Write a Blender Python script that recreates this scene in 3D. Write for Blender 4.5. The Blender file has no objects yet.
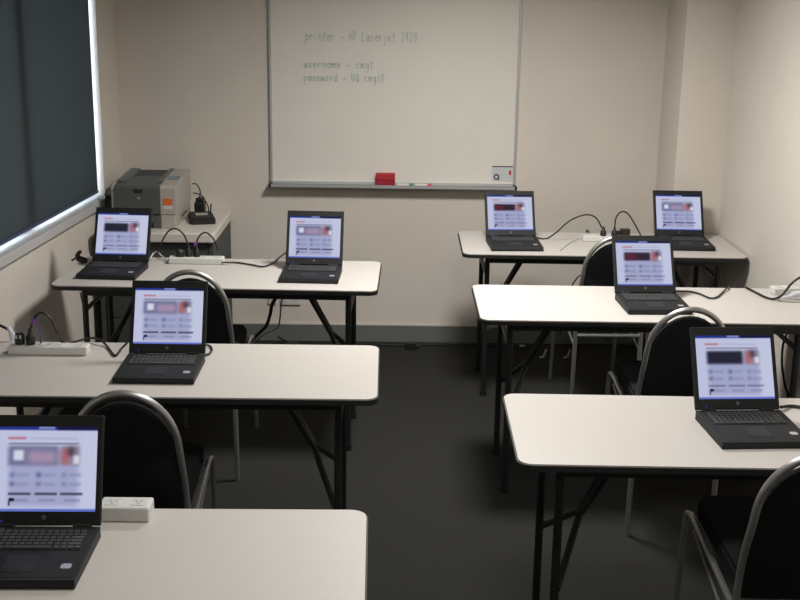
import bpy, bmesh, math, random
from mathutils import Vector, Matrix
random.seed(7)
scene = bpy.context.scene
PI = math.pi

# ------------------------------------------------------------------ camera
FPX, YAW, PITCH, ROLL, CAMH = 1161.85, -.01, .255, .015, 1.897
cy, sy, cp, sp = math.cos(YAW), math.sin(YAW), math.cos(PITCH), math.sin(PITCH)
FW = Vector((-sy * cp, cy * cp, -sp))
R0 = Vector((cy, sy, 0))
U0 = R0.cross(FW)
RT = R0 * math.cos(ROLL) + U0 * math.sin(ROLL)
UP = -R0 * math.sin(ROLL) + U0 * math.cos(ROLL)
CAM = Vector((0, 0, CAMH))
cd = bpy.data.cameras.new('camera')
cam = bpy.data.objects.new('camera', cd)
scene.collection.objects.link(cam)
cd.sensor_width = 36
cd.lens = FPX / 800 * 36
cd.clip_start = .05
cam.matrix_world = Matrix(((RT.x, UP.x, -FW.x, CAM.x), (RT.y, UP.y, -FW.y, CAM.y), (RT.z, UP.z, -FW.z, CAM.z), (0, 0, 0, 1)))
scene.camera = cam

def ray(x, y): return FW + RT * ((x - 400) / FPX) - UP * ((y - 300) / FPX)
def PY(x, y, Y):
    d = ray(x, y); return CAM + d * (Y / d.y)
def PZ(x, y, z):
    d = ray(x, y); return CAM + d * ((z - CAMH) / d.z)
def PX(x, y, X):
    d = ray(x, y); return CAM + d * (X / d.x)

# ------------------------------------------------------------------ world, exposure
W = bpy.data.worlds.new('daylight')
scene.world = W
W.use_nodes = True
bg = W.node_tree.nodes['Background']
bg.inputs[0].default_value = (.72, .86, 1, 1)
bg.inputs[1].default_value = 8.0
scene.view_settings.view_transform = 'Standard'
scene.view_settings.look = 'None'
scene.view_settings.gamma = 1
scene.view_settings.exposure = 0

CEIL = 2.45
# light of the recessed ceiling fixtures (their housings are built with the ceiling)
LAMPS = [(.36, 4.55, 47), (.32, 2.5, 17), (.30, .35, 12)]
for (lx, ly, pw) in LAMPS:
    ld = bpy.data.lights.new('ceiling_lamp', 'AREA')
    ld.shape = 'RECTANGLE'; ld.size = .42; ld.size_y = .42
    ld.energy = pw; ld.color = (1, .975, .935); ld.spread = math.radians(156)
    lo = bpy.data.objects.new('ceiling_lamp', ld)
    lo.location = (lx, ly, CEIL - .03)
    scene.collection.objects.link(lo)

# ------------------------------------------------------------------ materials
def mat(name, col, rough=.6, metal=0, noise=0, nscale=60, bump=0, bscale=200, emit=None, estr=1, spec=.5, sheen=0):
    m = bpy.data.materials.new(name); m.use_nodes = True
    nt = m.node_tree; b = nt.nodes['Principled BSDF']
    b.inputs['Base Color'].default_value = (*col, 1)
    b.inputs['Roughness'].default_value = rough
    b.inputs['Metallic'].default_value = metal
    b.inputs['Specular IOR Level'].default_value = spec
    tc = nt.nodes.new('ShaderNodeTexCoord')
    n = nt.nodes.new('ShaderNodeTexNoise'); n.inputs['Scale'].default_value = nscale; n.inputs['Detail'].default_value = 4
    nt.links.new(tc.outputs['Object'], n.inputs['Vector'])
    r = nt.nodes.new('ShaderNodeValToRGB')
    k = noise if noise else .02
    r.color_ramp.elements[0].position = .3; r.color_ramp.elements[1].position = .7
    r.color_ramp.elements[0].color = tuple(c * (1 - k) for c in col) + (1,)
    r.color_ramp.elements[1].color = tuple(min(1, c * (1 + k)) for c in col) + (1,)
    nt.links.new(n.outputs['Fac'], r.inputs['Fac'])
    nt.links.new(r.outputs['Color'], b.inputs['Base Color'])
    if bump:
        n2 = nt.nodes.new('ShaderNodeTexNoise'); n2.inputs['Scale'].default_value = bscale
        nt.links.new(tc.outputs['Object'], n2.inputs['Vector'])
        bp = nt.nodes.new('ShaderNodeBump'); bp.inputs['Strength'].default_value = bump; bp.inputs['Distance'].default_value = .002
        nt.links.new(n2.outputs['Fac'], bp.inputs['Height']); nt.links.new(bp.outputs['Normal'], b.inputs['Normal'])
    if emit:
        b.inputs['Emission Color'].default_value = (*emit, 1); b.inputs['Emission Strength'].default_value = estr
    return m

M = dict(
    wall=mat('painted_wall', (.70, .645, .578), .85, noise=.03, nscale=2.5, bump=.15, bscale=300),
    ceiling=mat('ceiling_tile', (.78, .76, .72), .9, noise=.05, nscale=40),
    carpet=mat('charcoal_carpet', (.025, .025, .0235), .97, noise=.45, nscale=220, bump=.6, bscale=500, spec=.1),
    skirting=mat('grey_vinyl_skirting', (.15, .16, .155), .7, noise=.05),
    skirt_line=mat('pale_trim_line', (.50, .46, .41), .6),
    sill=mat('white_painted_sill', (.52, .52, .52), .5),
    alu=mat('satin_aluminium', (.52, .53, .53), .45, .5),
    board=mat('whiteboard_enamel', (.78, .75, .69), .30, noise=.015, nscale=3),
    ink=mat('green_marker_ink', (.34, .54, .43), .6),
    red=mat('red_felt', (.45, .022, .035), .7),
    white=mat('white_plastic', (.66, .65, .62), .45),
    green=mat('green_cap', (.02, .22, .13), .4),
    redcap=mat('red_cap', (.6, .03, .05), .4),
    laminate=mat('pale_speckled_laminate', (.53, .502, .468), .45, noise=.03, nscale=500),
    edge=mat('black_edge_band', (.012, .013, .013), .5),
    black=mat('black_powder_coat', (.012, .014, .014), .45),
    chrome=mat('dull_chrome_tube', (.46, .46, .45), .38, .85),
    fabric=mat('black_fabric', (.010, .012, .012), .95, noise=.3, nscale=300, bump=.4, bscale=600, spec=.15),
    laptop=mat('black_laptop_plastic', (.012, .013, .013), .55, spec=.3),
    laptop_deck=mat('charcoal_laptop_deck', (.014, .015, .015), .6, spec=.25),
    key=mat('black_keys', (.06, .061, .060), .6, spec=.3),
    touch=mat('grey_touchpad', (.022, .023, .023), .5, spec=.25),
    badge=mat('silver_badge', (.55, .58, .60), .3, .6),
    led=mat('blue_led', (.02, .03, .6), .4, emit=(.05, .06, 1), estr=.35),
    cable=mat('black_cable', (.012, .012, .013), .5),
    purple=mat('purple_tape', (.20, .06, .34), .6),
    violet=mat('violet_cable', (.12, .09, .22), .5),
    clearplug=mat('translucent_white_plug', (.62, .64, .72), .25),
    pr_dark=mat('printer_dark_grey', (.088, .097, .096), .5, noise=.04, nscale=200),
    pr_mid=mat('printer_mid_grey', (.14, .152, .149), .5, noise=.03, nscale=200),
    pr_light=mat('printer_light_grey', (.42, .395, .36), .5),
    pr_black=mat('printer_recess_black', (.012, .012, .013), .6),
    lcd=mat('blue_lcd', (.10, .24, .42), .3),
    orange=mat('orange_label', (.75, .16, .03), .5),
    desk_dark=mat('desk_charcoal_panel', (.055, .060, .058), .6),
    desk_top=mat('cream_desk_top', (.68, .64, .57), .35, noise=.02),
    sticker=mat('pale_sticker', (.60, .61, .61), .5),
    navy=mat('navy_print', (.04, .03, .10), .5),
    lampglow=mat('fluorescent_diffuser', (.8, .8, .8), .5, emit=(1, .96, .88), estr=2.0),
    bluebar=mat('blue_grey_rail', (.05, .055, .13), .4),
)
def blind_mat():
    m = bpy.data.materials.new('woven_blind_fabric'); m.use_nodes = True
    nt = m.node_tree; out = nt.nodes['Material Output']; nt.nodes.remove(nt.nodes['Principled BSDF'])
    tc = nt.nodes.new('ShaderNodeTexCoord'); n = nt.nodes.new('ShaderNodeTexNoise'); n.inputs['Scale'].default_value = 120
    nt.links.new(tc.outputs['Object'], n.inputs['Vector'])
    r = nt.nodes.new('ShaderNodeValToRGB')
    r.color_ramp.elements[0].color = (.036, .044, .045, 1); r.color_ramp.elements[1].color = (.052, .060, .062, 1)
    nt.links.new(n.outputs['Fac'], r.inputs['Fac'])
    d = nt.nodes.new('ShaderNodeBsdfDiffuse'); t = nt.nodes.new('ShaderNodeBsdfTranslucent')
    nt.links.new(r.outputs['Color'], d.inputs['Color'])
    t.inputs['Color'].default_value = (.066, .070, .071, 1)
    a = nt.nodes.new('ShaderNodeAddShader'); nt.links.new(d.outputs[0], a.inputs[0]); nt.links.new(t.outputs[0], a.inputs[1])
    nt.links.new(a.outputs[0], out.inputs[0])
    return m
M['blind'] = blind_mat()
def glass_mat():
    m = bpy.data.materials.new('window_glass'); m.use_nodes = True
    nt = m.node_tree; out = nt.nodes['Material Output']; nt.nodes.remove(nt.nodes['Principled BSDF'])
    t = nt.nodes.new('ShaderNodeBsdfTransparent'); g = nt.nodes.new('ShaderNodeBsdfGlossy'); g.inputs['Roughness'].default_value = .02
    x = nt.nodes.new('ShaderNodeMixShader'); x.inputs[0].default_value = .06
    nt.links.new(t.outputs[0], x.inputs[1]); nt.links.new(g.outputs[0], x.inputs[2]); nt.links.new(x.outputs[0], out.inputs[0])
    return m
M['glass'] = glass_mat()

# ------------------------------------------------------------------ mesh helpers
COL = scene.collection
def obj(name, bm, m, parent=None, smooth=False):
    me = bpy.data.meshes.new(name)
    bmesh.ops.recalc_face_normals(bm, faces=bm.faces)
    bm.to_mesh(me); bm.free()
    for mm in (m if isinstance(m, (list, tuple)) else [m]): me.materials.append(mm)
    if smooth:
        for p in me.polygons: p.use_smooth = True
        try: me.set_sharp_from_angle(angle=math.radians(40))
        except Exception: pass
    o = bpy.data.objects.new(name, me); COL.objects.link(o)
    if parent: o.parent = parent
    return o
def tag(o, label=None, cat=None, group=None, kind=None):
    if label: o['label'] = label
    if cat: o['category'] = cat
    if group: o['group'] = group
    if kind: o['kind'] = kind
    return o
def thing(name, label, cat, loc=(0, 0, 0), rz=0, group=None):
    o = bpy.data.objects.new(name, None); COL.objects.link(o)
    o.empty_display_size = .05
    o.location = loc; o.rotation_euler = (0, 0, rz)
    return tag(o, label, cat, group)
def dup(root, loc, rz, label, group=None):
    def cpy(o, parent):
        c = o.copy(); COL.objects.link(c)
        if parent: c.parent = parent
        for ch in o.children: cpy(ch, c)
        return c
    kids = list(root.children)
    r = root.copy(); COL.objects.link(r)
    for k in kids: cpy(k, r)
    r.location = loc; r.rotation_euler = (0, 0, rz)
    r['label'] = label
    if group: r['group'] = group
    return r
def box(bm, x0, x1, y0, y1, z0, z1, bev=0, seg=2, mi=0, mx=None):
    n0 = len(bm.verts); vs = [bm.verts.new((x, y, z)) for x in (x0, x1) for y in (y0, y1) for z in (z0, z1)]
    fs = [(0, 1, 3, 2), (4, 6, 7, 5), (0, 4, 5, 1), (2, 3, 7, 6), (0, 2, 6, 4), (1, 5, 7, 3)]
    faces = [bm.faces.new([vs[i] for i in f]) for f in fs]
    for f in faces: f.material_index = mi
    if bev:
        es = list({e for f in faces for e in f.edges})
        r = bmesh.ops.bevel(bm, geom=es, offset=bev, segments=seg, affect='EDGES', profile=.5)
        vs = list({v for f in r['faces'] for v in f.verts} | {v for v in vs if v.is_valid})
        for f in r['faces']: f.material_index = mi
    if mx is not None:
        bmesh.ops.transform(bm, matrix=mx, verts=[v for v in vs if v.is_valid])
    return bm
def B(*a, **k): return box(bmesh.new(), *a, **k)
def prism(bm, pts, z0, z1, mi=0, axis='z', mx=None):
    """polygon pts (a,b) extruded along an axis"""
    def mk(a, b, c):
        return {'z': (a, b, c), 'x': (c, a, b), 'y': (a, c, b)}[axis]
    lo = [bm.verts.new(mk(a, b, z0)) for a, b in pts]; hi = [bm.verts.new(mk(a, b, z1)) for a, b in pts]
    n = len(pts)
    f1 = bm.faces.new(lo); f2 = bm.faces.new(hi); f1.material_index = f2.material_index = mi
    for i in range(n):
        f = bm.faces.new((lo[i], lo[(i + 1) % n], hi[(i + 1) % n], hi[i])); f.material_index = mi
    if mx is not None: bmesh.ops.transform(bm, matrix=mx, verts=lo + hi)
    return bm
def rrect(x0, x1, y0, y1, r, n=6):
    pts = []
    for cx, cyy, a0 in ((x1 - r, y1 - r, 0), (x0 + r, y1 - r, 90), (x0 + r, y0 + r, 180), (x1 - r, y0 + r, 270)):
        for i in range(n + 1):
            a = math.radians(a0 + 90 * i / n); pts.append((cx + r * math.cos(a), cyy + r * math.sin(a)))
    return pts
def catmull(P, sub=6):
    P = [Vector(p) for p in P]
    if len(P) < 3: return P
    Q = [P[0] * 2 - P[1]] + P + [P[-1] * 2 - P[-2]]
    out = []
    for i in range(1, len(Q) - 2):
        for k in range(sub):
            t = k / sub
            out.append(.5 * ((2 * Q[i]) + (-Q[i - 1] + Q[i + 1]) * t + (2 * Q[i - 1] - 5 * Q[i] + 4 * Q[i + 1] - Q[i + 2]) * t * t + (-Q[i - 1] + 3 * Q[i] - 3 * Q[i + 1] + Q[i + 2]) * t ** 3))
    out.append(P[-1]); return out
def tube(bm, path, r, seg=8, mi=0, rads=None, cap=True):
    path = [Vector(p) for p in path]
    rings = []; ref = None
    for i, p in enumerate(path):
        t = (path[min(i + 1, len(path) - 1)] - path[max(i - 1, 0)])
        if t.length < 1e-9: t = Vector((0, 0, 1))
        t.normalize()
        if ref is None:
            ref = t.orthogonal().normalized()
        ref = (ref - t * ref.dot(t))
        if ref.length < 1e-6: ref = t.orthogonal()
        ref.normalize(); b = t.cross(ref)
        rr = rads[i] if rads else r
        rings.append([bm.verts.new(p + (ref * math.cos(2 * PI * k / seg) + b * math.sin(2 * PI * k / seg)) * rr) for k in range(seg)])
    for a, c in zip(rings, rings[1:]):
        for k in range(seg):
            f = bm.faces.new((a[k], a[(k + 1) % seg], c[(k + 1) % seg], c[k])); f.material_index = mi
    if cap:
        for rg in (rings[0], rings[-1]):
            f = bm.faces.new(rg); f.material_index = mi
    return bm
def T(path, r, seg=8, **k): return tube(bmesh.new(), path, r, seg, **k)
def text_bm(s, size, mx, thick=.0004):
    cu = bpy.data.curves.new('t', 'FONT'); cu.body = s; cu.size = size; cu.extrude = thick; cu.align_x = 'CENTER'; cu.align_y = 'CENTER'
    to = bpy.data.objects.new('t', cu); COL.objects.link(to)
    dg = bpy.context.evaluated_depsgraph_get(); me = bpy.data.meshes.new_from_object(to.evaluated_get(dg))
    bm = bmesh.new(); bm.from_mesh(me); bm.transform(mx)
    bpy.data.objects.remove(to); bpy.data.curves.remove(cu); bpy.data.meshes.remove(me)
    return bm

# ------------------------------------------------------------------ room shell
XL, XR, YB, YF = -1.47, 1.71, 6.34, -1.6
WY0, WY1, WZ0, WZ1 = 2.6, 6.010, .875, 2.25
# the window wall is not quite square to the back wall
LM = Matrix.Translation((XL, YB, 0)) @ Matrix.Rotation(math.radians(-3), 4, 'Z') @ Matrix.Translation((-XL, -YB, 0))
def struct(name, bm, m, parent=None, smooth=False):
    o = obj(name, bm, m, parent, smooth)
    if not parent: o['kind'] = 'structure'
    return o
struct('floor', B(XL - .75, XR + .3, YF - .15, YB + .15, -.1, 0), M['carpet'])
struct('wall_back', B(XL - .75, XR + .3, YB, YB + .15, 0, CEIL), M['wall'])
struct('wall_front', B(XL - .75, XR + .3, YF - .15, YF, 0, CEIL), M['wall'])
struct('wall_right', B(XR, XR + .15, YF, YB, 0, CEIL), M['wall'])
bm = bmesh.new()
box(bm, XL - .22, XL, YF, WY0, 0, CEIL); box(bm, XL - .22, XL, WY1, YB, 0, CEIL)
box(bm, XL - .22, XL, WY0, WY1, 0, WZ0 - .002); box(bm, XL - .22, XL, WY0, WY1, WZ1, CEIL)
bm.transform(LM); struct('wall_left', bm, M['wall'])
struct('ceiling', B(XL - .75, XR + .3, YF - .15, YB + .15, CEIL, CEIL + .1), M['ceiling'])
struct('trim_1', B(1.462, XR, 5.93, YB, 0, CEIL), M['wall'])       # boxed-in column in the corner
# skirting
def skirt(name, bm_):
    return struct(name, bm_, [M['skirting'], M['skirt_line']])
b = B(XL, 1.462, YB - .008, YB, 0, .094); box(b, XL, 1.462, YB - .011, YB, .094, .102, mi=1); skirt('baseboard_back', b)
b = B(XL, XL + .008, YF, YB - .011, 0, .094); box(b, XL, XL + .011, YF, YB - .011, .094, .102, mi=1); b.transform(LM); skirt('baseboard_left', b)
b = B(XR - .008, XR, YF, 5.93, 0, .094); box(b, XR - .011, XR, YF, 5.93, .094, .102, mi=1); skirt('baseboard_right', b)
# window
win = struct('window_1', B(XL - .14, XL - .09, WY0, WY1, WZ0, WZ0 + .03), M['sill'])
win.matrix_world = LM
bm = bmesh.new()
box(bm, XL - .14, XL - .09, WY0, WY1, WZ1 - .04, WZ1)
for yy in (WY0, 4.98, WY1 - .03): box(bm, XL - .14, XL - (.09 if yy != 4.98 else .045), yy, yy + (.03 if yy != 4.98 else .09), WZ0 + .03, WZ1 - .04)
struct('window_frame', bm, M['sill'], win)
struct('glass_pane', B(XL - .117, XL - .113, WY0 + .01, WY1 - .01, WZ0 + .01, WZ1 - .02), M['glass'], win)
struct('window_sill', B(XL - .09, XL + .03, WY0 - .05, WY1 + .02, WZ0 - .042, WZ0, bev=.003), M['sill'], win)
bl = thing('roller_blind', 'dark charcoal roller blind pulled down over the window on the left wall', 'blind', tuple(LM @ Vector((XL - .03, 4.25, 2.2))), math.radians(-3))
obj('blind_fabric', B(-.0012, .0012, -1.62, 1.738, -1.295, .03), M['blind'], bl)
obj('bottom_rail', B(-.006, .006, -1.62, 1.738, -1.308, -1.295, bev=.002), M['bluebar'], bl)
obj('roller_tube', T([(0, -1.62, .02), (0, 1.738, .02)], .02, 12), M['alu'], bl, True)
# recessed ceiling lights
c0 = None
for i, (lx, ly, pw) in enumerate(LAMPS):
    lab = 'square recessed ceiling light above the aisle by the ' + ['far tables', 'nearest tables', 'back of the room behind the camera'][i]
    t = thing('ceiling_light', lab, 'ceiling light', (lx, ly, CEIL), 0, 'recessed ceiling lights')
    bm = bmesh.new()
    for s in (-1, 1):
        box(bm, s * .24 - .02, s * .24 + .02, -.26, .26, -.018, 0); box(bm, -.22, .22, s * .24 - .02, s * .24 + .02, -.018, 0)
    obj('light_frame', bm, M['alu'], t)
    obj('diffuser', B(-.22, .22, -.22, .22, -.01, -.002), M['lampglow'], t)

# ------------------------------------------------------------------ whiteboard
wb = thing('whiteboard', 'large wall-mounted whiteboard with aluminium frame and faint green handwriting', 'whiteboard', (.015, YB, .9))
hw = .664
obj('writing_surface', B(-hw, hw, -.014, 0, .01, 1.26), M['board'], wb)
bm = bmesh.new()
for s in (-1, 1): box(bm, s * hw - .007, s * hw + .007, -.02, 0, .0, 1.27, bev=.002)
box(bm, -hw, hw, -.02, 0, 1.256, 1.27); box(bm, -hw, hw, -.02, 0, .0, .014)
obj('frame', bm, M['alu'], wb)
bm = bmesh.new(); box(bm, -hw - .001, hw + .001, -.075, 0, -.008, -.002); box(bm, -hw - .001, hw + .001, -.077, -.072, -.010, .006)
obj('marker_tray', bm, M['alu'], wb)
for s in (-1, 1): obj('tray_end_cap', B(s * (hw + .005) - .006, s * (hw + .005) + .006, -.08, 0, -.012, .009, bev=.002), M['black'], wb)
# handwriting strokes: unit glyphs (0..1 wide, 0 = baseline, 1 = x-height, 1.7 = cap height)
G = {
 'p': [[(.1, 1), (.1, -.8)], [(.1, .8), (.5, 1), (.8, .6), (.5, .1), (.1, .2)]],
 'r': [[(.1, 1), (.15, 0)], [(.13, .6), (.4, .95), (.75, .85)]],
 'i': [[(.3, 1), (.3, 0)], [(.3, 1.4), (.32, 1.45)]],
 'n': [[(.1, 1), (.1, 0)], [(.1, .7), (.5, 1), (.7, .6), (.75, 0)]],
 't': [[(.4, 1.6), (.35, .1), (.7, 0)], [(.05, 1.05), (.75, 1.1)]],
 'e': [[(.1, .5), (.75, .6), (.5, 1), (.15, .7), (.2, .1), (.75, .1)]],
 '-': [[(.1, .55), (1.1, .6)]],
 'H': [[(.1, 1.7), (.1, 0)], [(.8, 1.7), (.75, 0)], [(.1, .85), (.8, .9)]],
 'P': [[(.1, 1.7), (.1, 0)], [(.1, 1.65), (.6, 1.6), (.75, 1.2), (.5, .85), (.1, .8)]],
 'L': [[(.15, 1.7), (.1, 0), (.75, .05)]],
 'a': [[(.75, .95), (.3, .95), (.1, .45), (.35, .05), (.7, .3), (.75, .95), (.8, 0)]],
 's': [[(.7, .95), (.25, .9), (.3, .6), (.7, .4), (.6, .05), (.1, .05)]],
 'j': [[(.5, 1), (.5, -.6), (.1, -.75)], [(.5, 1.4), (.52, 1.45)]],
 '2': [[(.1, 1.4), (.45, 1.7), (.75, 1.3), (.1, 0), (.8, .05)]],
 '4': [[(.6, 0), (.6, 1.7), (.05, .6), (.85, .6)]],
 '0': [[(.45, 1.7), (.1, .9), (.4, 0), (.75, .8), (.45, 1.7)]],
 'u': [[(.1, 1), (.15, .15), (.5, 0), (.7, .4), (.72, 1), (.78, 0)]],
 'm': [[(.05, 1), (.05, 0)], [(.05, .7), (.3, 1), (.42, 0)], [(.42, .7), (.68, 1), (.8, 0)]],
 'o': [[(.45, 1), (.1, .5), (.4, 0), (.75, .5), (.45, 1)]],
 'w': [[(.05, 1), (.2, 0), (.42, .8), (.6, 0), (.85, 1)]],
 'd': [[(.7, .9), (.3, .9), (.1, .4), (.4, 0), (.7, .3)], [(.75, 1.7), (.75, 0)]],
 'c': [[(.75, .9), (.3, .95), (.1, .4), (.4, 0), (.75, .1)]],
 'g': [[(.7, .9), (.3, .95), (.1, .5), (.4, .1), (.7, .4), (.72, 1), (.65, -.6), (.15, -.7)]],
 'N': [[(.1, 0), (.1, 1.7), (.75, 0), (.8, 1.7)]],
 'Q': [[(.45, 1.6), (.05, .9), (.4, 0), (.8, .8), (.45, 1.6)], [(.5, .4), (.95, -.2)]],
 'B': [[(.1, 0), (.1, 1.7), (.6, 1.4), (.15, .9), (.75, .5), (.1, 0)]],
}
def write(s, x0, z0, x1, xh):
    bm = bmesh.new(); adv = (x1 - x0) / len(s)
    for i, ch in enumerate(s):
        for st in G.get(ch, []):
            pts = [Vector((x0 + (i + a * .85) * adv + random.uniform(-.001, .001), -.0152, z0 + bb * xh)) for a, bb in st]
            P = catmull(pts, 3) if len(pts) > 2 else pts
            for p, q in zip(P, P[1:]):
                d = (q - p)
                if d.length < 1e-6: continue
                n = Vector((-d.z, 0, d.x)).normalized() * .0014; d = d.normalized() * .0008
                vs = [bm.verts.new(v) for v in (p - n - d, q - n + d, q + n + d, p + n - d)]
                bm.faces.new(vs)
    return bm
for s, x0, z0, x1, xh in (('printer - HP Laserjet 2420', -.475, .768, .125, .029), ('username - cmgt', -.485, .625, -.105, .025), ('password - NQ cmgtB', -.485, .556, -.045, .024)):
    k = 0; adv = (x1 - x0) / len(s)
    for word in s.split(' '):
        obj('handwriting', write(word, x0 + k * adv, z0, x0 + (k + len(word)) * adv, xh), M['ink'], wb)
        k += len(word) + 1
bm = B(.541, .655, -.0165, -.0145, .030, .112)
box(bm, .541, .655, -.0168, -.0165, .106, .112, mi=1)
tube(bm, [(.566 + .013 * math.cos(a * PI / 4), -.0175, .052 + .013 * math.sin(a * PI / 4)) for a in range(9)], .004, 6, mi=1)
box(bm, .575, .582, -.018, -.0165, .037, .048, mi=1)
box(bm, .634, .646, -.018, -.0165, .064, .088, mi=2)
tk = obj('board_sticker', bm, [M['sticker'], M['navy'], M['redcap']], wb)
er = thing('board_eraser', 'red felt whiteboard eraser standing on the whiteboard tray', 'eraser', (-.026, YB - .042, .900))
obj('felt_pad', B(-.052, .052, -.018, .022, .0, .030, bev=.003), mat('dark_red_felt', (.30, .015, .03), .8), er)
obj('eraser_grip', B(-.052, .052, -.018, .022, .031, .068, bev=.005), M['red'], er)
def marker(x, cap, lab):
    t = thing('whiteboard_marker', lab, 'marker', (x, YB - .045, .9065), 0, 'markers on the whiteboard tray')
    obj('barrel', T([(-.043, 0, .0), (.022, 0, .0)], .0072, 10), M['white'], t, True)
    obj('cap', T([(.023, 0, 0), (.046, 0, 0)], .0078, 10), cap, t, True)
marker(.080, M['green'], 'white marker with a green cap beside the red eraser')
marker(.180, M['redcap'], 'white marker with a red cap at the right on the tray')

# ------------------------------------------------------------------ tables
TL, TD, TH = 1.354, .563, .73
def make_table(label, x, y, rz):
    t = thing('folding_table', label, 'table', (x, y, 0), rz, 'folding training tables')
    obj('tabletop', prism(bmesh.new(), rrect(.004, TL - .004, .004, TD - .004, .038), TH - .004, TH), M['laminate'], t)
    obj('edge_band', prism(bmesh.new(), rrect(0, TL, 0, TD, .042), TH - .020, TH - .0042), M['edge'], t)
    for yy in (.045, TD - .065):
        obj('apron', B(.13, TL - .13, yy, yy + .02, TH - .052, TH - .0205), M['black'], t)
    for side in (0, 1):
        def X(v): return v if side == 0 else TL - v
        bx = .124
        for yy in (.085, TD - .085):
            obj('leg', T([(X(bx), yy, 0), (X(bx), yy, TH - .03)], .0125, 10), M['black'], t, True)
            obj('foot_cap', T([(X(bx), yy, 0), (X(bx), yy, .03)], .016, 10), M['black'], t, True)
        obj('leg_crossbar', T([(X(bx), .085, .045 + .56), (X(bx), TD - .085, .045 + .56)], .010, 8), M['black'], t, True)
        m = TD / 2
        bm = bmesh.new()
        for dy in (-.026, .026): tube(bm, [(X(.335), m + dy, TH - .035), (X(.215), m + dy * .5, .475)], .011, 8)
        obj('upper_brace', bm, M['black'], t, True)
        for yy in (.085, TD - .085):
            obj('lower_brace', T([(X(.217), m, .478), (X(bx + .006), yy, .33)], .0105, 8), M['black'], t, True)
    return t
TABS = {
    'R1': (.346, 5.352, -.010, 'pale folding table against the right-hand end of the back wall, holding two laptops'),
    'R2': (.343, 4.193, -.006, 'pale folding table in the middle on the right side, second from the back'),
    'R3': (.340, 2.803, -.016, 'nearest pale folding table on the right side'),
    'L1': (-1.400, 4.641, -.023, 'pale folding table on the left in front of the printer, holding two laptops'),
    'L2': (-1.381, 3.286, .003, 'pale folding table in the middle on the left side with one laptop'),
    'L3': (-1.389, 1.943, .012, 'nearest pale folding table on the left side, cut by the bottom edge'),
}
tb = None
for k, (x, y, rz, lab) in TABS.items():
    if tb is None: tb = make_table(lab, x, y, rz)
    else: dup(tb, (x, y, 0), rz, lab)

# ------------------------------------------------------------------ chairs (origin between the rear feet, facing +Y)
def make_chair(label, x, y, rz):
    t = thing('banquet_chair', label, 'chair', (x, y, 0), rz, 'banquet chairs behind the tables')
    hw, r = .150, .0104
    loop = [(-hw - .004, .0, 0), (-hw - .002, 0, .25), (-hw, 0, .45), (-hw + .002, -.02, .58), (-hw + .008, -.045, .68)]
    arch = []
    for i in range(1, 14):
        a = PI - PI * i / 14
        z = .69 + .190 * (math.sin(a) ** .9)
        arch.append((math.cos(a) * (hw - .010), -.045 - .035 * (z - .69) / .190, z))
    full = loop + arch + [(-p[0], p[1], p[2]) for p in reversed(loop)]
    obj('back_frame', T(catmull(full, 3), r, 10), M['chrome'], t, True)
    # upholstered back: arch-shaped pad inside the loop
    outline = [(-hw + .006, .47), (-hw + .006, .60), (-hw + .010, .68)]
    for i in range(1, 16):
        a = PI - PI * i / 16
        outline.append((math.cos(a) * (hw - .018), .69 + .163 * math.sin(a)))
    outline += [(hw - .010, .68), (hw - .006, .60), (hw - .006, .47)]
    bm = bmesh.new()
    def yb(z): return 0 if z < .45 else -.0 - .08 * min(1, (z - .45) / .43)
    n = len(outline); rings = []
    for off, yo in ((.006, -.009), (0, -.004), (0, .016), (.006, .024)):
        ring = []
        for (a, z) in outline:
            s = 1 - off / hw
            ring.append(bm.verts.new((a * s, yb(z) + yo, .65 + (z - .65) * (1 - off / .2))))
        rings.append(ring)
    for A, C in zip(rings, rings[1:]):
        for i in range(n): bm.faces.new((A[i], A[(i + 1) % n], C[(i + 1) % n], C[i]))
    for ring, yo in ((rings[0], -.014), (rings[-1], .040)):
        c = bm.verts.new((0, yb(.65) + yo, .65))
        for i in range(n): bm.faces.new((ring[i], ring[(i + 1) % n], c))
    obj('backrest', bm, M['fabric'], t, True)
    # seat pad
    bm = bmesh.new()
    prism(bm, rrect(-hw + .014, hw - .014, .03, .54, .05), .455, .490)
    prism(bm, rrect(-hw + .020, hw - .020, .036, .534, .05), .490, .503)
    obj('seat', bm, M['fabric'], t)
    for s in (-1, 1):
        rail = [(s * hw, .0, .425), (s * hw, .2, .438), (s * (hw + .002), .45, .455), (s * (hw + .004), .515, .451), (s * (hw + .006), .54, .418), (s * (hw + .008), .565, .2), (s * (hw + .010), .585, 0)]
        obj('front_leg', T(catmull(rail, 5), .0095, 10), M['chrome'], t, True)
        obj('side_brace', T([(s * (hw - .003), .0, .34), (s * (hw), .46, .425)], .005, 8), M['chrome'], t, True)
    obj('rear_crossbar', T([(-hw, 0, .405), (hw, 0, .405)], .009, 8), M['chrome'], t, True)
    obj('front_crossbar', T([(-hw, .51, .440), (hw, .51, .440)], .009, 8), M['chrome'], t, True)
    obj('stack_bumper', B(-.012, .018, -.004, .014, .375, .396), M['black'], t)
    return t
ch = make_chair('black padded chair with chrome arched frame at the left table holding the printer-side laptops', -.755, 4.36, -.01)
ch['label'] = 'black chair with chrome arched back at the far left table, partly behind a laptop'
dup(ch, (-.700, 2.97, 0), .04, 'black chair with chrome arched back right behind the nearest left laptop')
dup(ch, (1.010, 5.12, 0), .02, 'black chair with chrome arched back pushed up to the far right table')
dup(ch, (1.038, 3.90, 0), -.015, 'black chair with chrome arched back between the middle and nearest right tables')
dup(ch, (1.022, 2.595, 0), -.03, 'black chair with chrome arched back in the bottom right corner of the photo')

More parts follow.
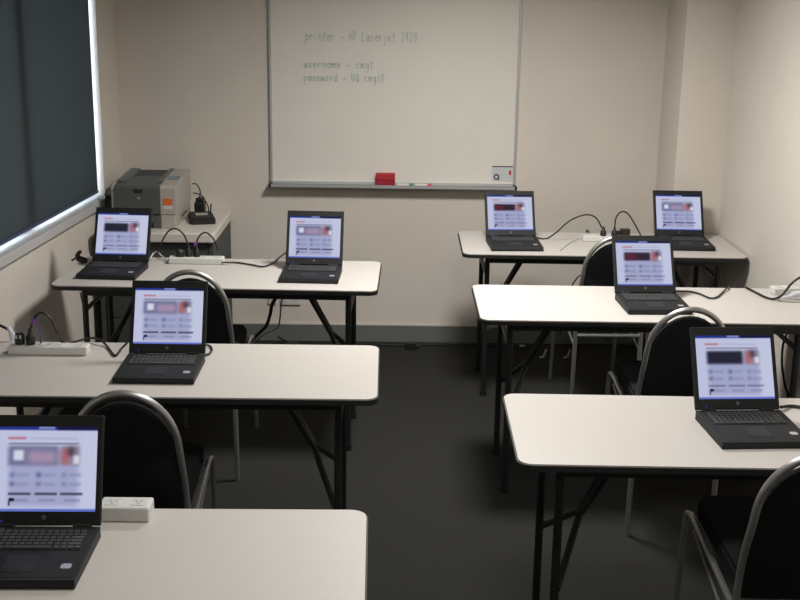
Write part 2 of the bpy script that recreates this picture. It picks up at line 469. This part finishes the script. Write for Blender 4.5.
# ------------------------------------------------------------------ laptops
def smooth01(a, b, v):
    t = max(0, min(1, (v - a) / (b - a))); return t * t * (3 - 2 * t)
def bx2(u, v, u0, u1, v0, v1, s=.012):
    return smooth01(u0 - s, u0 + s, u) * (1 - smooth01(u1 - s, u1 + s, u)) * smooth01(v0 - s, v0 + s, v) * (1 - smooth01(v1 - s, v1 + s, v))
def page(u, v, kind):
    """u right, v down, 0..1 : the web page shown on the screen (display colours)"""
    c = Vector((.80, .82, .94))
    def over(col, k):
        nonlocal c
        c = c.lerp(Vector(col), max(0, min(1, k)))
    over((.64, .66, .82), bx2(u, v, .14, .82, .26, .93, .045) * .75)
    over((.84, .86, .95), bx2(u, v, .84, 2, .05, .95, .03) * .4)
    over((.16, .22, .56), bx2(u, v, -1, 2, -1, .045, .012))
    over((.10, .10, .24), bx2(u, v, .60, 2, -1, .045, .012) * .9)
    over((.74, .80, .97), bx2(u, v, .42, .58, -.5, .035, .010) * .6)
    over((.76, .42, .48), bx2(u, v, .12, .30, .125, .155, .014) * .75)
    over((.62, .60, .68), bx2(u, v, .34, .80, .135, .15, .012) * .4)
    over((.38, .38, .46), bx2(u, v, .13, .82, .195, .212, .010) * .75)
    if kind == 'dark':
        over((.17, .17, .24), bx2(u, v, .14, .61, .25, .45, .035))
    elif kind == 'red':
        over((.22, .18, .23), bx2(u, v, .15, .62, .26, .44, .035))
        over((.46, .18, .24), bx2(u, v, .16, .36, .29, .42, .05) * .7)
    else:
        over((.45, .46, .60), bx2(u, v, .13, .62, .23, .46, .035) * .9)
        over((.88, .90, .97), bx2(u, v, .18, .28, .28, .40, .025))
        over((.72, .62, .74), bx2(u, v, .32, .60, .29, .43, .06) * .85)
    over((.60, .58, .68), bx2(u, v, .64, .83, .23, .46, .03))
    over((.76, .40, .42), bx2(u, v, .65, .73, .26, .44, .05) * .8)
    over((.22, .17, .20), bx2(u, v, .71, .78, .24, .35, .045) * .7)
    over((.90, .90, .95), bx2(u, v, .77, .83, .34, .44, .025))
    for i, x in enumerate((.14, .40, .65)):
        over((.38, .44, .62), bx2(u, v, x + .01, x + .06, .54, .60, .03) * (.7, .9, .45)[i])
        over((.34, .35, .48), bx2(u, v, x + .01, x + .06, .65, .70, .03) * (.7, .55, .4)[i])
        over((.54, .55, .70), bx2(u, v, x + .08, x + .20, .55, .59, .022) * .5)
        over((.54, .55, .70), bx2(u, v, x + .08, x + .20, .66, .70, .022) * .5)
        over((.24, .24, .32), bx2(u, v, x, x + .22, .775, .805, .010) * (.8 if kind == 'light' else .4))
        over((.50, .50, .62), bx2(u, v, x + .04, x + .20, .85, .88, .014) * .5)
    over((.05, .05, .08), bx2(u, v, .15, .20, .84, .875, .010))
    over((.05, .05, .08), bx2(u, v, .145, .16, .87, .93, .008) * .8)
    over((.30, .38, .80), bx2(u, v, -1, 2, .965, 2, .010) * .8)
    return c
def lin(c): return c / 12.92 if c <= .04045 else ((c + .055) / 1.055) ** 2.4
SCR = bpy.data.materials.new('lit_screen'); SCR.use_nodes = True
nt = SCR.node_tree; nt.nodes.remove(nt.nodes['Principled BSDF'])
at = nt.nodes.new('ShaderNodeVertexColor'); at.layer_name = 'page'
em = nt.nodes.new('ShaderNodeEmission'); em.inputs[1].default_value = .82
nt.links.new(at.outputs['Color'], em.inputs['Color']); nt.links.new(em.outputs[0], nt.nodes['Material Output'].inputs[0])
def screen_mesh(w, h, kind):
    nx, ny = 110, 100
    vs = [((i / nx - .5) * w, 0, (j / ny) * h) for j in range(ny + 1) for i in range(nx + 1)]
    fs = [(j * (nx + 1) + i, j * (nx + 1) + i + 1, (j + 1) * (nx + 1) + i + 1, (j + 1) * (nx + 1) + i) for j in range(ny) for i in range(nx)]
    me = bpy.data.meshes.new('screen'); me.from_pydata(vs, [], fs)
    ca = me.color_attributes.new('page', 'FLOAT_COLOR', 'POINT')
    data = []
    for j in range(ny + 1):
        for i in range(nx + 1):
            c = page(i / nx, 1 - j / ny, kind); data += [lin(c.x), lin(c.y), lin(c.z), 1]
    ca.data.foreach_set('color', data)
    me.materials.append(SCR); return me
LW, LD, LH = .250, .232, .243          # base width, depth, lid height
SCREENS = {k: screen_mesh(LW - .026, LH - .055, k) for k in ('dark', 'red', 'light')}
def lid_matrix(lean): return Matrix.Translation((0, .004, .027)) @ Matrix.Rotation(-math.radians(lean), 4, 'X')
def make_laptop(label, x, y, rz, kind):
    """origin at the hinge line on the table, front edge towards -Y"""
    t = thing('laptop', label, 'laptop', (x, y, TH), rz, 'open black laptops')
    bm = bmesh.new()
    prism(bm, [(0, .002), (-LD, .002), (-LD - .002, .010), (-LD + .002, .020), (0, .027)], -LW / 2, LW / 2, axis='x')
    obj('base', bm, M['laptop'], t)
    tilt = Matrix.Rotation(math.atan2(.007, LD - .002), 4, 'X')
    bm = B(-LW / 2 + .008, LW / 2 - .008, -LD + .012, -.008, 0, .0006); bm.transform(Matrix.Translation((0, 0, .0268)) @ tilt)
    dk = obj('palm_rest', bm, M['laptop_deck'], t)
    # keyboard
    bm = bmesh.new(); box(bm, -LW / 2 + .018, LW / 2 - .018, -.108, -.020, .0, .0012)
    ncol, nrow = 14, 6; kw = (LW - .042) / ncol; kd = .084 / nrow
    for r_ in range(nrow):
        c = 0
        while c < ncol:
            span = 1
            if r_ == nrow - 1 and c == 4: span = 6
            elif r_ in (2, 3, 4) and c == ncol - 2: span = 2
            x0 = -LW / 2 + .021 + c * kw + (.002 if r_ % 2 else 0) * (c > 0 and span == 1); y1 = -.022 - r_ * kd
            box(bm, x0 + .0022, x0 + kw * span - .0020, y1 - kd + .0036, y1, .001, .0034, mi=1)
            c += span
    bm.transform(Matrix.Translation((0, 0, .0274)) @ tilt)
    obj('keyboard', bm, [M['laptop'], M['key']], t)
    bm = B(-.036, .030, -.188, -.128, .0, .0007); box(bm, -.036, -.005, -.199, -.190, 0, .001); box(bm, -.002, .030, -.199, -.190, 0, .001)
    bm.transform(Matrix.Translation((0, 0, .0274)) @ tilt); obj('touchpad', bm, M['touch'], t)
    bm = prism(bmesh.new(), rrect(LW / 2 - .042, LW / 2 - .020, -.185, -.165, .006), 0, .0009)
    bm.transform(Matrix.Translation((0, 0, .0274)) @ tilt); tag(obj('palm_rest_sticker', bm, M['badge'], t), 'silver sticker on the palm rest')
    bm = B(-LW / 2 + .02, -LW / 2 + .045, -.017, -.011, 0, .0008)
    bm.transform(Matrix.Translation((0, 0, .0274)) @ tilt); obj('speaker_grille', bm, M['key'], t)
    # hinge
    for s in (-1, 1): obj('hinge', T([(s * .085 - .02, .004, .026), (s * .085 + .02, .004, .026)], .007, 10), M['laptop'], t, True)
    # lid, leaning back
    lm = Matrix.Identity(4)
    bm = B(-LW / 2, LW / 2, -.001, .009, .0, LH, bev=.003); bm.transform(lm)
    lid = obj('lid', bm, M['laptop'], t); lid.matrix_local = lid_matrix(25)
    bm = bmesh.new(); zt, zb = LH - .026, .031
    box(bm, -LW / 2 + .003, LW / 2 - .003, -.0030, -.001, zt, LH - .003); box(bm, -LW / 2 + .003, LW / 2 - .003, -.0030, -.001, .003, zb)
    for s in (-1, 1): box(bm, min(s * (LW / 2 - .003), s * (LW / 2 - .0125)), max(s * (LW / 2 - .003), s * (LW / 2 - .0125)), -.0030, -.001, zb, zt)
    bm.transform(lm); obj('screen_bezel', bm, M['laptop_deck'], lid)
    so = bpy.data.objects.new('screen', SCREENS[kind]); COL.objects.link(so); so.parent = lid
    so.matrix_local = lm @ Matrix.Translation((0, -.0022, .030))
    bm = bmesh.new(); tube(bm, [(0, -.0030, .018), (0, -.0042, .018)], .0050, 16)
    bm.transform(lm); em_ = obj('emblem', bm, M['pr_mid'], lid)
    tb_ = text_bm('hp', .0075, lm @ Matrix.Translation((0, -.0044, .018)) @ Matrix.Rotation(PI / 2, 4, 'X'))
    obj('emblem_letters', tb_, M['laptop'], lid)
    bm = bmesh.new(); box(bm, -LW / 2 + .03, -LW / 2 + .034, -.0036, -.003, .008, .011); bm.transform(lm)
    obj('power_light', bm, M['led'], lid)
    return t
LAPS = [
    (.603, 5.655, 2.2, 32, 'red', 'open black laptop on the left half of the far right table'),
    (1.456, 5.715, -1.5, 30, 'light', 'open black laptop on the right half of the far right table by the column'),
    (1.036, 4.532, 2.0, 29, 'red', 'open black laptop on the second right table in front of a chair'),
    (1.013, 3.160, 3.5, 26, 'dark', 'open black laptop on the nearest right table'),
    (-1.181, 4.982, -2.5, 25, 'dark', 'open black laptop at the left end of the far left table below the printer'),
    (-.330, 4.961, -2.0, 24, 'light', 'open black laptop at the right end of the far left table'),
    (-.724, 3.638, 0.2, 25, 'light', 'open black laptop on the middle left table, a chair arch behind its screen'),
    (-.755, 2.356, 1.0, 21, 'light', 'largest open black laptop in the bottom left corner, cut by the frame'),
]
protos = {}
for (x, y, a, lean, kind, lab) in LAPS:
    if kind not in protos: lp = protos[kind] = make_laptop(lab, x, y, math.radians(a), kind)
    else: lp = dup(protos[kind], (x, y, TH), math.radians(a), lab)
    for c_ in lp.children:
        if c_.name.startswith('lid'): c_.matrix_local = lid_matrix(lean)

# ------------------------------------------------------------------ desk, printer and adapter in the far left corner
dx1, dy0, DZ = -.868, 5.66, .75
dk = thing('corner_desk', 'small cream-topped desk with charcoal body carrying the printer in the corner', 'desk', (-1.17, 6.0, 0))
bm = prism(bmesh.new(), rrect(XL + .004, dx1, dy0, YB - .002, .02), DZ - .052, DZ)
bm.transform(Matrix.Translation((1.17, -6.0, 0))); o = obj('desktop', bm, M['desk_top'], dk)
md = o.modifiers.new('bevel', 'BEVEL'); md.width = .010; md.segments = 3; md.limit_method = 'ANGLE'
def rel(x0, x1, y0, y1, z0, z1, **k): return B(x0 + 1.17, x1 + 1.17, y0 - 6, y1 - 6, z0, z1, **k)
obj('side_panel', rel(dx1 - .035, dx1 - .012, dy0 + .03, YB - .015, 0, DZ - .053), M['desk_dark'], dk)
obj('side_panel', rel(XL + .015, XL + .038, dy0 + .03, YB - .015, 0, DZ - .053), M['desk_dark'], dk)
obj('back_panel', rel(XL + .04, dx1 - .037, YB - .06, YB - .04, .1, DZ - .053), M['desk_dark'], dk)
for i, (z0, z1) in enumerate(((.10, .30), (.305, .505), (.51, .69))):
    d = obj('drawer', rel(XL + .045, dx1 - .040, dy0 + .032, dy0 + .05, z0, z1, bev=.002), M['desk_dark'], dk)
    obj('drawer_handle', rel(-1.22, -1.10, dy0 + .022, dy0 + .031, (z0 + z1) / 2 - .006, (z0 + z1) / 2 + .006), M['black'], d)

pt = thing('laser_printer', 'grey laser printer with an orange label on the corner desk', 'printer', (-1.233, 5.99, DZ))
x0, x1, y0, y1, z1 = -.160, .158, -.228, .230, .226
def pb(*a, **k): return B(*a, **k)
obj('paper_cassette', pb(x0 + .004, x1 - .077, y0 + .004, y1 - .01, .0, .072, bev=.004), M['pr_dark'], pt)
obj('cassette_side', pb(x1 - .076, x1 - .004, y0 + .003, y1 - .01, .0, .072, bev=.004), M['pr_light'], pt)
tag(obj('cassette_handle', pb(-.05, .045, y0 + .001, y0 + .006, .004, .030), M['pr_black'], pt), 'black recessed pull')
# body with a sloping top : side profile extruded across
prof = [(y0, .074), (y0, .205), (y0 + .012, .218), (y0 + .12, z1), (y1 - .04, z1 + .018), (y1, z1 + .006), (y1, .02)]
prof2 = [(y0, .074), (y0, .205), (y0 + .012, .218), (y0 + .12, z1), (y1 - .04, z1 + .018), (y1, z1 + .006), (y1, .074)]
obj('side_cover', prism(bmesh.new(), prof2, x1 - .075, x1, axis='x'), M['pr_light'], pt)
obj('side_cover', prism(bmesh.new(), prof2, x0, x0 + .012, axis='x'), M['pr_light'], pt)
mid = [(y0 + .002, .074), (y0 + .002, .205), (y0 + .012, .216), (y0 + .12, z1 - .002), (y0 + .23, z1 + .006), (y0 + .25, z1 - .035), (y1 - .10, z1 - .045), (y1 - .055, z1 - .006), (y1 - .05, z1 + .012), (y1 - .01, z1 + .006), (y1 - .01, .074)]
obj('body', prism(bmesh.new(), mid, x0 + .0125, x1 - .0755, axis='x'), M['pr_dark'], pt)
bm = bmesh.new()
prism(bm, [(y0 + .08, z1 - .004), (y0 + .08, z1 + .0045), (y1 - .03, z1 + .0185), (y1 - .03, z1 - .004)], x0 + .0125, x0 + .058, axis='x')
prism(bm, [(y0 + .08, z1 - .004), (y0 + .08, z1 + .0045), (y1 - .03, z1 + .0185), (y1 - .03, z1 - .004)], x1 - .100, x1 - .0755, axis='x')
obj('output_tray_rim', bm, M['pr_mid'], pt)
bm = B(x0 + .06, x1 - .102, y0 + .255, y1 - .105, z1 - .0345, z1 - .030)
obj('output_slot', bm, M['pr_black'], pt)
obj('front_door', pb(x0 + .010, x1 - .077, y0 - .004, y0 + .001, .076, .202, bev=.002), M['pr_dark'], pt)
obj('door_handle', prism(bmesh.new(), [(-.052, .200), (.002, .200), (-.006, .180), (-.044, .180)], y0 - .0055, y0 - .0042, axis='y'), M['pr_black'], pt)
bm = bmesh.new(); tube(bm, [(-.024, y0 - .0042, .157), (-.024, y0 - .0056, .157)], .0095, 16)
em_ = obj('emblem', bm, M['pr_mid'], pt)
obj('emblem_letters', text_bm('hp', .015, Matrix.Translation((-.024, y0 - .006, .157)) @ Matrix.Rotation(PI / 2, 4, 'X')), M['badge'], pt)
obj('orange_sticker', pb(x1 - .060, x1 - .015, y0 - .0016, y0 - .0003, .120, .154), M['orange'], pt)
obj('white_sticker', pb(x1 - .060, x1 - .015, y0 - .0016, y0 - .0003, .100, .119), M['white'], pt)
sl = math.atan2(.018 + .0, y1 - .04 - y0 - .12)
pm = Matrix.Translation((0, y0 + .12, z1 + .0003)) @ Matrix.Rotation(sl, 4, 'X')
bm = B(x1 - .064, x1 - .012, .03, .10, .0, .003); bm.transform(pm); cp_ = obj('control_panel', bm, M['pr_mid'], pt)
bm = B(x1 - .058, x1 - .018, .06, .092, .003, .0045); bm.transform(pm); obj('display', bm, M['lcd'], cp_)
bm = bmesh.new()
for i in range(3): box(bm, x1 - .056 + i * .014, x1 - .048 + i * .014, .036, .046, .003, .005)
bm.transform(pm); obj('button', bm, M['sticker'], cp_)
bm = bmesh.new()
for i in range(8): box(bm, x1 + .0002, x1 + .0014, -.06 + i * .02, -.05 + i * .02, .03, .045)
obj('side_vent', bm, M['pr_dark'], pt)
t = thing('plastic_box', 'small dark grey box tucked between the printer and the window wall', 'box', (-1.435, 6.0, DZ))
bm = B(-.026, .026, -.10, .10, 0, .135, bev=.006); obj('box_body', bm, M['desk_dark'], t)
obj('box_lid', B(-.027, .027, -.101, .101, .136, .15, bev=.004), M['desk_dark'], t)

# black adapter box + plug block beside the printer
t = thing('network_device', 'flat black device with a pale label beside the printer', 'electronic device', (-.983, 5.985, DZ), math.radians(14))
bm = bmesh.new(); prism(bm, rrect(-.065, .065, -.10, .10, .015), 0, .024); prism(bm, rrect(-.058, .058, -.093, .093, .013), .024, .034)
obj('case', bm, M['pr_black'], t); tag(obj('label_plate', B(-.030, .034, -.02, .045, .0345, .0355), M['pr_light'], t), 'pale grey label')
obj('antenna', T([(.055, .085, .03), (.06, .088, .075)], .004, 8), M['black'], t, True)
t = thing('power_adapter', 'black plug-in power adapter standing behind the flat device by the printer', 'power adapter', (-1.018, 6.15, DZ))
obj('adapter_body', B(-.025, .030, -.03, .03, 0, .075, bev=.006), M['black'], t)
obj('adapter_cap', B(-.018, .022, -.022, .022, .076, .095, bev=.004), M['black'], t)
obj('cord', T(catmull([(0, 0, .09), (.005, 0, .13), (-.012, 0, .165), (-.035, .0, .17)], 6), .0035), M['cable'], t, True)
obj('cord', T(catmull([(-.03, -.01, .12), (-.01, -.02, .12), (.02, -.02, .105), (.04, -.03, .075), (.05, -.03, .05), (.052, -.03, .02)], 6), .0035), M['cable'], t, True)

# ------------------------------------------------------------------ power boards, plugs and cords
def power_board(label, x, y, rz, L, D=.055, H=.030):
    t = thing('power_board', label, 'power board', (x, y, TH), rz, 'white power boards')
    obj('housing', B(-L / 2, L / 2, -D / 2, D / 2, 0, H, bev=.005, seg=3), M['white'], t)
    n = max(2, int(L / .055))
    for i in range(n):
        cx = -L / 2 + L * (i + .5) / n
        s = obj('socket', prism(bmesh.new(), rrect(cx - .017, cx + .017, -.018, .018, .006), H, H + .0012), M['sticker'], t)
        bm = bmesh.new()
        box(bm, -.001, .001, -.004, .004, 0, .0004, mx=Matrix.Translation((cx - .006, .004, H + .0013)) @ Matrix.Rotation(.5, 4, 'Z'))
        box(bm, -.001, .001, -.004, .004, 0, .0004, mx=Matrix.Translation((cx + .006, .004, H + .0013)) @ Matrix.Rotation(-.5, 4, 'Z'))
        box(bm, -.001, .001, -.004, .004, 0, .0004, mx=Matrix.Translation((cx, -.009, H + .0013)))
        obj('socket_slots', bm, M['pr_mid'], s)
    return t
power_board('long white power board behind the chair arch on the far left table', -.862, 5.085, 0, .245)
power_board('white power board with two black plugs on the middle left table', -1.130, 3.715, 0, .262)
power_board('short white power board right of the nearest left laptop', -.598, 2.468, 0, .118, D=.062, H=.036)
power_board('white power board behind the chair on the far right table', 1.075, 5.700, -.01, .22)
power_board('white power board at the right edge of the second right table', 1.64, 4.66, .1, .11)

def cord(label, pts, r=.0038, m='cable', plug=None, pm='cable', group='power cords', cat='power cord', tape=None, name='power_lead', sub=6):
    """pts world points; plug = (centre, height, radius) a moulded plug whose cord leaves upward"""
    pts = [Vector(p) for p in pts]
    t = thing(name, label, cat, tuple(pts[0]), 0, group)
    P = [p - pts[0] for p in pts]
    obj('cord', T(catmull(P, sub), r, 8), M[m], t, True)
    if plug:
        c, h, rr = plug; c = Vector(c) - pts[0]
        bm = bmesh.new()
        tube(bm, [c, c + Vector((0, 0, h * .45)), c + Vector((0, 0, h * .62)), c + Vector((0, 0, h))], rr, 12, rads=[rr, rr * .95, rr * .5, rr * .3])
        obj('plug', bm, M[pm], t, True)
    if tape:
        a = Vector(tape) - pts[0]
        obj('tape_tag', B(a.x - .006, a.x + .006, a.y - .006, a.y + .006, a.z - .011, a.z + .011, bev=.002), M['purple'], t)
    return t
zt = TH + .0055
# far right table
pY = 5.685
cord('black cord arching from the far right table left laptop to the power board',
     [PZ(534, 237, zt), PZ(541, 238.5, zt), PZ(548, 238, zt)] + [PY(x, y, 5.68) for x, y in ((558, 231), (568, 222), (580, 216), (590, 215), (597, 219), (602, 228))],
     plug=((PY(603, 238, pY).x, pY, TH + .0315), .045, .015))
pp = PY(614, 238, pY)
cord('black cord looping from the power board down behind the middle right laptop',
     [(pp.x, pY, TH + .07)] + [PY(x, y, pY) for x, y in ((616, 218), (621, 212), (627, 213), (633, 221), (638, 230))] + [PZ(642, 238, zt)],
     plug=((pp.x, pY, TH + .0315), .045, .015))
t = thing('plug_pack', 'black plug pack lying on the far right power board', 'power adapter', (PY(624, 233, 5.70).x, 5.70, TH + .0315))
obj('pack_body', B(-.020, .028, -.018, .018, 0, .032, bev=.004), M['black'], t)
obj('pack_nose', B(-.040, -.021, -.010, .010, .004, .022, bev=.003), M['black'], t)
cord('pale thin cable curling left of the far right power board', [PZ(585, 240, zt), PZ(580, 238, zt), PZ(574, 240, zt), PZ(567, 244, zt), PZ(560, 250, zt)], r=.003, m='white', cat='cable', name='data_cable')
cord('black cord hanging below the far right table left of the chair', [(1.03, 5.885, .737), (1.022, 5.925, .725), PY(584, 270, 5.95), PY(578, 277, 5.95), PY(571, 288, 5.95), PY(566, 310, 5.95), PY(560, 335, 6.0)], cat='power cord')
# second right table
cord('black cord drooping from the second right laptop over the table back edge',
     [PZ(676, 291, zt), PZ(690, 291.5, zt), PZ(700, 294, zt), PZ(710, 298, zt), PZ(717, 297, zt), PZ(723, 292, zt), PZ(728, 287.5, zt + .004)] + [Vector((PZ(730, 286, zt).x, 4.78, .70)), Vector((PZ(731, 286, zt).x, 4.79, .45))])
cord('thick black cord swinging up at the right edge of the second right table',
     [PZ(746, 287.5, zt), PZ(755, 292, zt), PZ(765, 297, zt), PZ(773, 299, zt)] + [PY(x, y, 4.52) for x, y in ((781, 296), (787, 289), (793, 282), (800, 277.5), (808, 274))], r=.005)
t = thing('white_plug', 'white moulded plug lying at the right edge of the second right table', 'plug', tuple(PZ(794, 300, TH)))
bm = bmesh.new(); tube(bm, [(-.045, .0, .010), (-.02, .005, .012), (.0, .01, .020), (.03, .016, .022)], .012, 12, rads=[.005, .008, .013, .013])
obj('plug_body', bm, M['clearplug'], t, True)
obj('cord', T(catmull([(-.045, 0, .010), (-.07, -.005, .006), (-.06, -.03, .006), (-.01, -.04, .006), (.04, -.02, .006)], 6), .004), M['white'], t, True)
cord('black cord hanging down the right wall under the second right table', [PY(788, 330, 4.68), PY(783, 345, 4.68), PY(782, 365, 4.68), PY(785, 385, 4.68), PY(788, 397, 4.68), PY(789, 430, 4.68)], r=.005)
cord('black cord leaving the nearest right laptop to the right', [PZ(781, 407, TH + .012), PZ(790, 406, zt), PZ(800, 407, zt), PZ(812, 409, zt)], r=.005)
# far left table
bY = 5.085
q1, q2, q3 = PY(182, 262, bY), PY(189, 262, bY), PY(197, 262, bY)
cord('black cord arching from the far left power board towards the laptop below the printer',
     [(q2.x, bY, TH + .07)] + [PY(x, y, bY + .01) for x, y in ((188, 245), (184, 235), (177, 229), (170, 230), (165, 236), (161, 244), (157, 255))],
     plug=((q2.x, bY, TH + .0315), .05, .015))
cord('black cord with purple tape rising from the far left power board',
     [(q3.x, bY, TH + .07)] + [PY(x, y, bY + .02) for x, y in ((196, 245), (199, 236.5), (205, 232.5), (211, 236), (215, 242), (218, 250))],
     plug=((q3.x, bY, TH + .0315), .05, .015), tape=PY(195.5, 245, bY + .01))
t = thing('round_plug', 'round black plug at the left end of the far left power board', 'plug', (q1.x - .008, bY, TH + .0315))
obj('plug_body', T([(0, 0, 0), (0, 0, .022), (0, 0, .030)], .02, 14, rads=[.02, .02, .013]), M['black'], t, True)
cord('black cord lying between the far left power board and the right laptop',
     [PZ(222, 262.5, TH + .012), PZ(236, 262.5, zt), PZ(250, 264.5, zt), PZ(263, 266.5, zt), PZ(273, 263, zt), PZ(280, 257, zt + .003), PZ(287, 252, TH + .008)])
cord('pale cable beside the laptop below the printer on the far left table', [PZ(170, 262, zt), PZ(163, 257, zt + .008), PZ(157, 252, TH + .02), PZ(153, 254, zt + .004), PZ(150, 259, zt)], r=.0035, m='white', cat='cable', name='data_cable')
t = thing('angled_plug', 'black angled plug by the wall at the left end of the far left table', 'plug', tuple(PZ(79, 262.5, TH)))
bm = bmesh.new(); tube(bm, [(.035, -.015, .011), (.015, -.005, .014), (.0, 0, .018), (-.006, .0, .032), (.002, 0, .045), (.012, 0, .052)], .01, 12, rads=[.012, .015, .015, .011, .009, .006])
obj('plug_body', bm, M['cable'], t, True)
obj('cord', T(catmull([(.0, 0, .03), (-.02, .0, .016), (-.032, -.005, .008)], 6), .004), M['cable'], t, True)
cord('black cord hanging under the left end of the far left table', [PY(80, 292, 4.9), PY(83, 305, 4.9), PY(86, 322, 4.9), PY(89, 345, 4.9), PY(90, 380, 4.9)], r=.003)
# middle left table
mY = 3.715
a1, a2, a3 = PY(21, 348, mY), PY(31, 348, mY), PY(41, 348, mY)
t = thing('round_plug', 'round black plug on the middle left power board beside the corded one', 'plug', (a1.x - .002, mY, TH + .0315))
obj('plug_body', T([(0, 0, 0), (0, 0, .026), (0, 0, .036)], .018, 14, rads=[.0165, .0165, .013]), M['black'], t, True)
bm = bmesh.new()
for s in (-1, 1): box(bm, s * .007 - .0035, s * .007 + .0035, -.0172, -.0150, .022, .034)
obj('plug_marks', bm, M['badge'], t)
cord('long black cord looping from the middle left power board across to its laptop',
     [(a2.x, mY, TH + .07)] + [PY(x, y, mY + .01) for x, y in ((32, 323), (36, 316), (42, 313), (49, 317), (54, 325), (57, 333))] +
     [PZ(61, 341, zt + .008), PZ(67, 343.5, zt + .002), PZ(76, 341.5, zt + .004), PZ(90, 338, zt + .010)] + [PZ(100, 339.5, zt + .012), PZ(107, 346, zt), PZ(115, 355.5, zt), PZ(121, 349, zt + .006), PZ(127, 343, zt + .02)],
     plug=((a2.x, mY, TH + .0315), .055, .0155), tape=PY(33, 321, mY + .01))
cord('short violet cable bent down onto the middle left power board', [PY(36, 318, mY), PY(39, 323, mY), PY(40.5, 332, mY), PY(41, 343, mY)], r=.0035, m='violet', cat='cable', name='data_cable')
t = thing('white_plug', 'translucent white plug at the left edge of the middle left table', 'plug', tuple(PZ(12, 341, TH)))
bm = bmesh.new(); tube(bm, [(0, 0, .004), (.002, 0, .026), (-.004, 0, .036), (-.010, 0, .050)], .012, 10, rads=[.007, .010, .008, .006]); obj('plug_body', bm, M['clearplug'], t, True)
obj('cord', T(catmull([(-.004, 0, .038), (-.03, 0, .052), (-.06, .01, .060)], 5), .005), M['cable'], t, True)
cord('black cable loop at the right side of the middle left laptop', [PZ(203, 345, TH + .016), PZ(209, 345.5, zt), PZ(212, 349, zt), PZ(210, 353, zt), PZ(205, 355, TH + .008)], r=.0035, cat='cable')
# under the far left table
cord('black cable bundle dropping from the far left table to the floor', [PY(277, 296, 5.3), PY(272, 305, 5.4), PY(270, 315, 5.5), PY(266, 326, 5.7), PY(259, 333, 5.9), Vector(PZ(252, 341, .01))], r=.009, cat='cable bundle', name='cable_bundle')
cord('grey cable beside the black bundle under the far left table', [PY(283, 297, 5.4), PY(281, 306, 5.45), PY(280, 318, 5.6), PY(277, 328, 5.8), PY(264, 334, 5.9), Vector(PZ(256, 342, .008))], r=.004, m='badge', cat='cable', name='data_cable')
cord('black cable along the floor at the back wall skirting', [Vector((-.62, 6.30, .03)), Vector((-.57, 6.25, .02)), Vector((-.45, 6.22, .008)), Vector((-.2, 6.27, .006)), Vector((0, 6.25, .006)), Vector((.13, 6.26, .006)), Vector((.4, 6.28, .006)), Vector((.75, 6.27, .006))], r=.006, cat='cable')
for x, lab in ((-.53, 'black cable connector on the floor under the far left table'), (.125, 'black cable connector on the floor beside the whiteboard centre')):
    t = thing('cable_connector', lab, 'connector', (x, 6.17 if x < 0 else 6.20, 0), .1)
    obj('connector_body', B(-.03, .03, -.014, .014, 0, .040, bev=.004), M['black'], t)
    obj('connector_collar', T([(.03, 0, .016), (.05, 0, .012)], .008, 8), M['black'], t, True)
for p, lab in (((522, 342), 'small pale plug on the floor near the skirting under the second right table'), ((544, 345), 'pale cable end standing left of the chrome chair leg under the second right table'), ((568, 344), 'pale cable end right of the chrome chair leg under the second right table')):
    q = PZ(p[0], p[1], 0); q = Vector((q.x * 6.05 / q.y, 6.05, 0)) if p[0] != 522 else Vector((q.x * 6.25 / q.y, 6.25, 0))
    t = thing('cable_end', lab, 'cable end', tuple(q))
    obj('cord', T(catmull([(-.02, 0, .006), (0, 0, .012), (.008, .0, .035), (.015, 0, .055)] if p[0] != 522 else [(-.012, 0, .008), (.0, 0, .01), (.016, 0, .009)], 5), .006), M['pr_light'], t, True)
    obj('tip', T([(.015, 0, .055), (.020, 0, .07)] if p[0] != 522 else [(.016, 0, .009), (.03, 0, .008)], .005), M['black'], t, True)
# wall outlets
def outlet(x, z, w, h, lab):
    t = thing('wall_outlet', lab, 'wall outlet', (x, YB, z), 0)
    obj('face_plate', B(-w / 2, w / 2, -.012, 0, -h / 2, h / 2, bev=.002), M['white'], t)
    bm = bmesh.new()
    for s in ((-.25, .25) if w > .08 else (0,)): box(bm, s * w - .008, s * w + .008, -.0145, -.0121, -h / 4, h / 4)
    obj('switch', bm, M['sticker'], t)
outlet(-.552, .236, .115, .05, 'wide white wall outlet under the far left table')
outlet(-.655, .24, .045, .05, 'small white wall outlet left of the wide one')
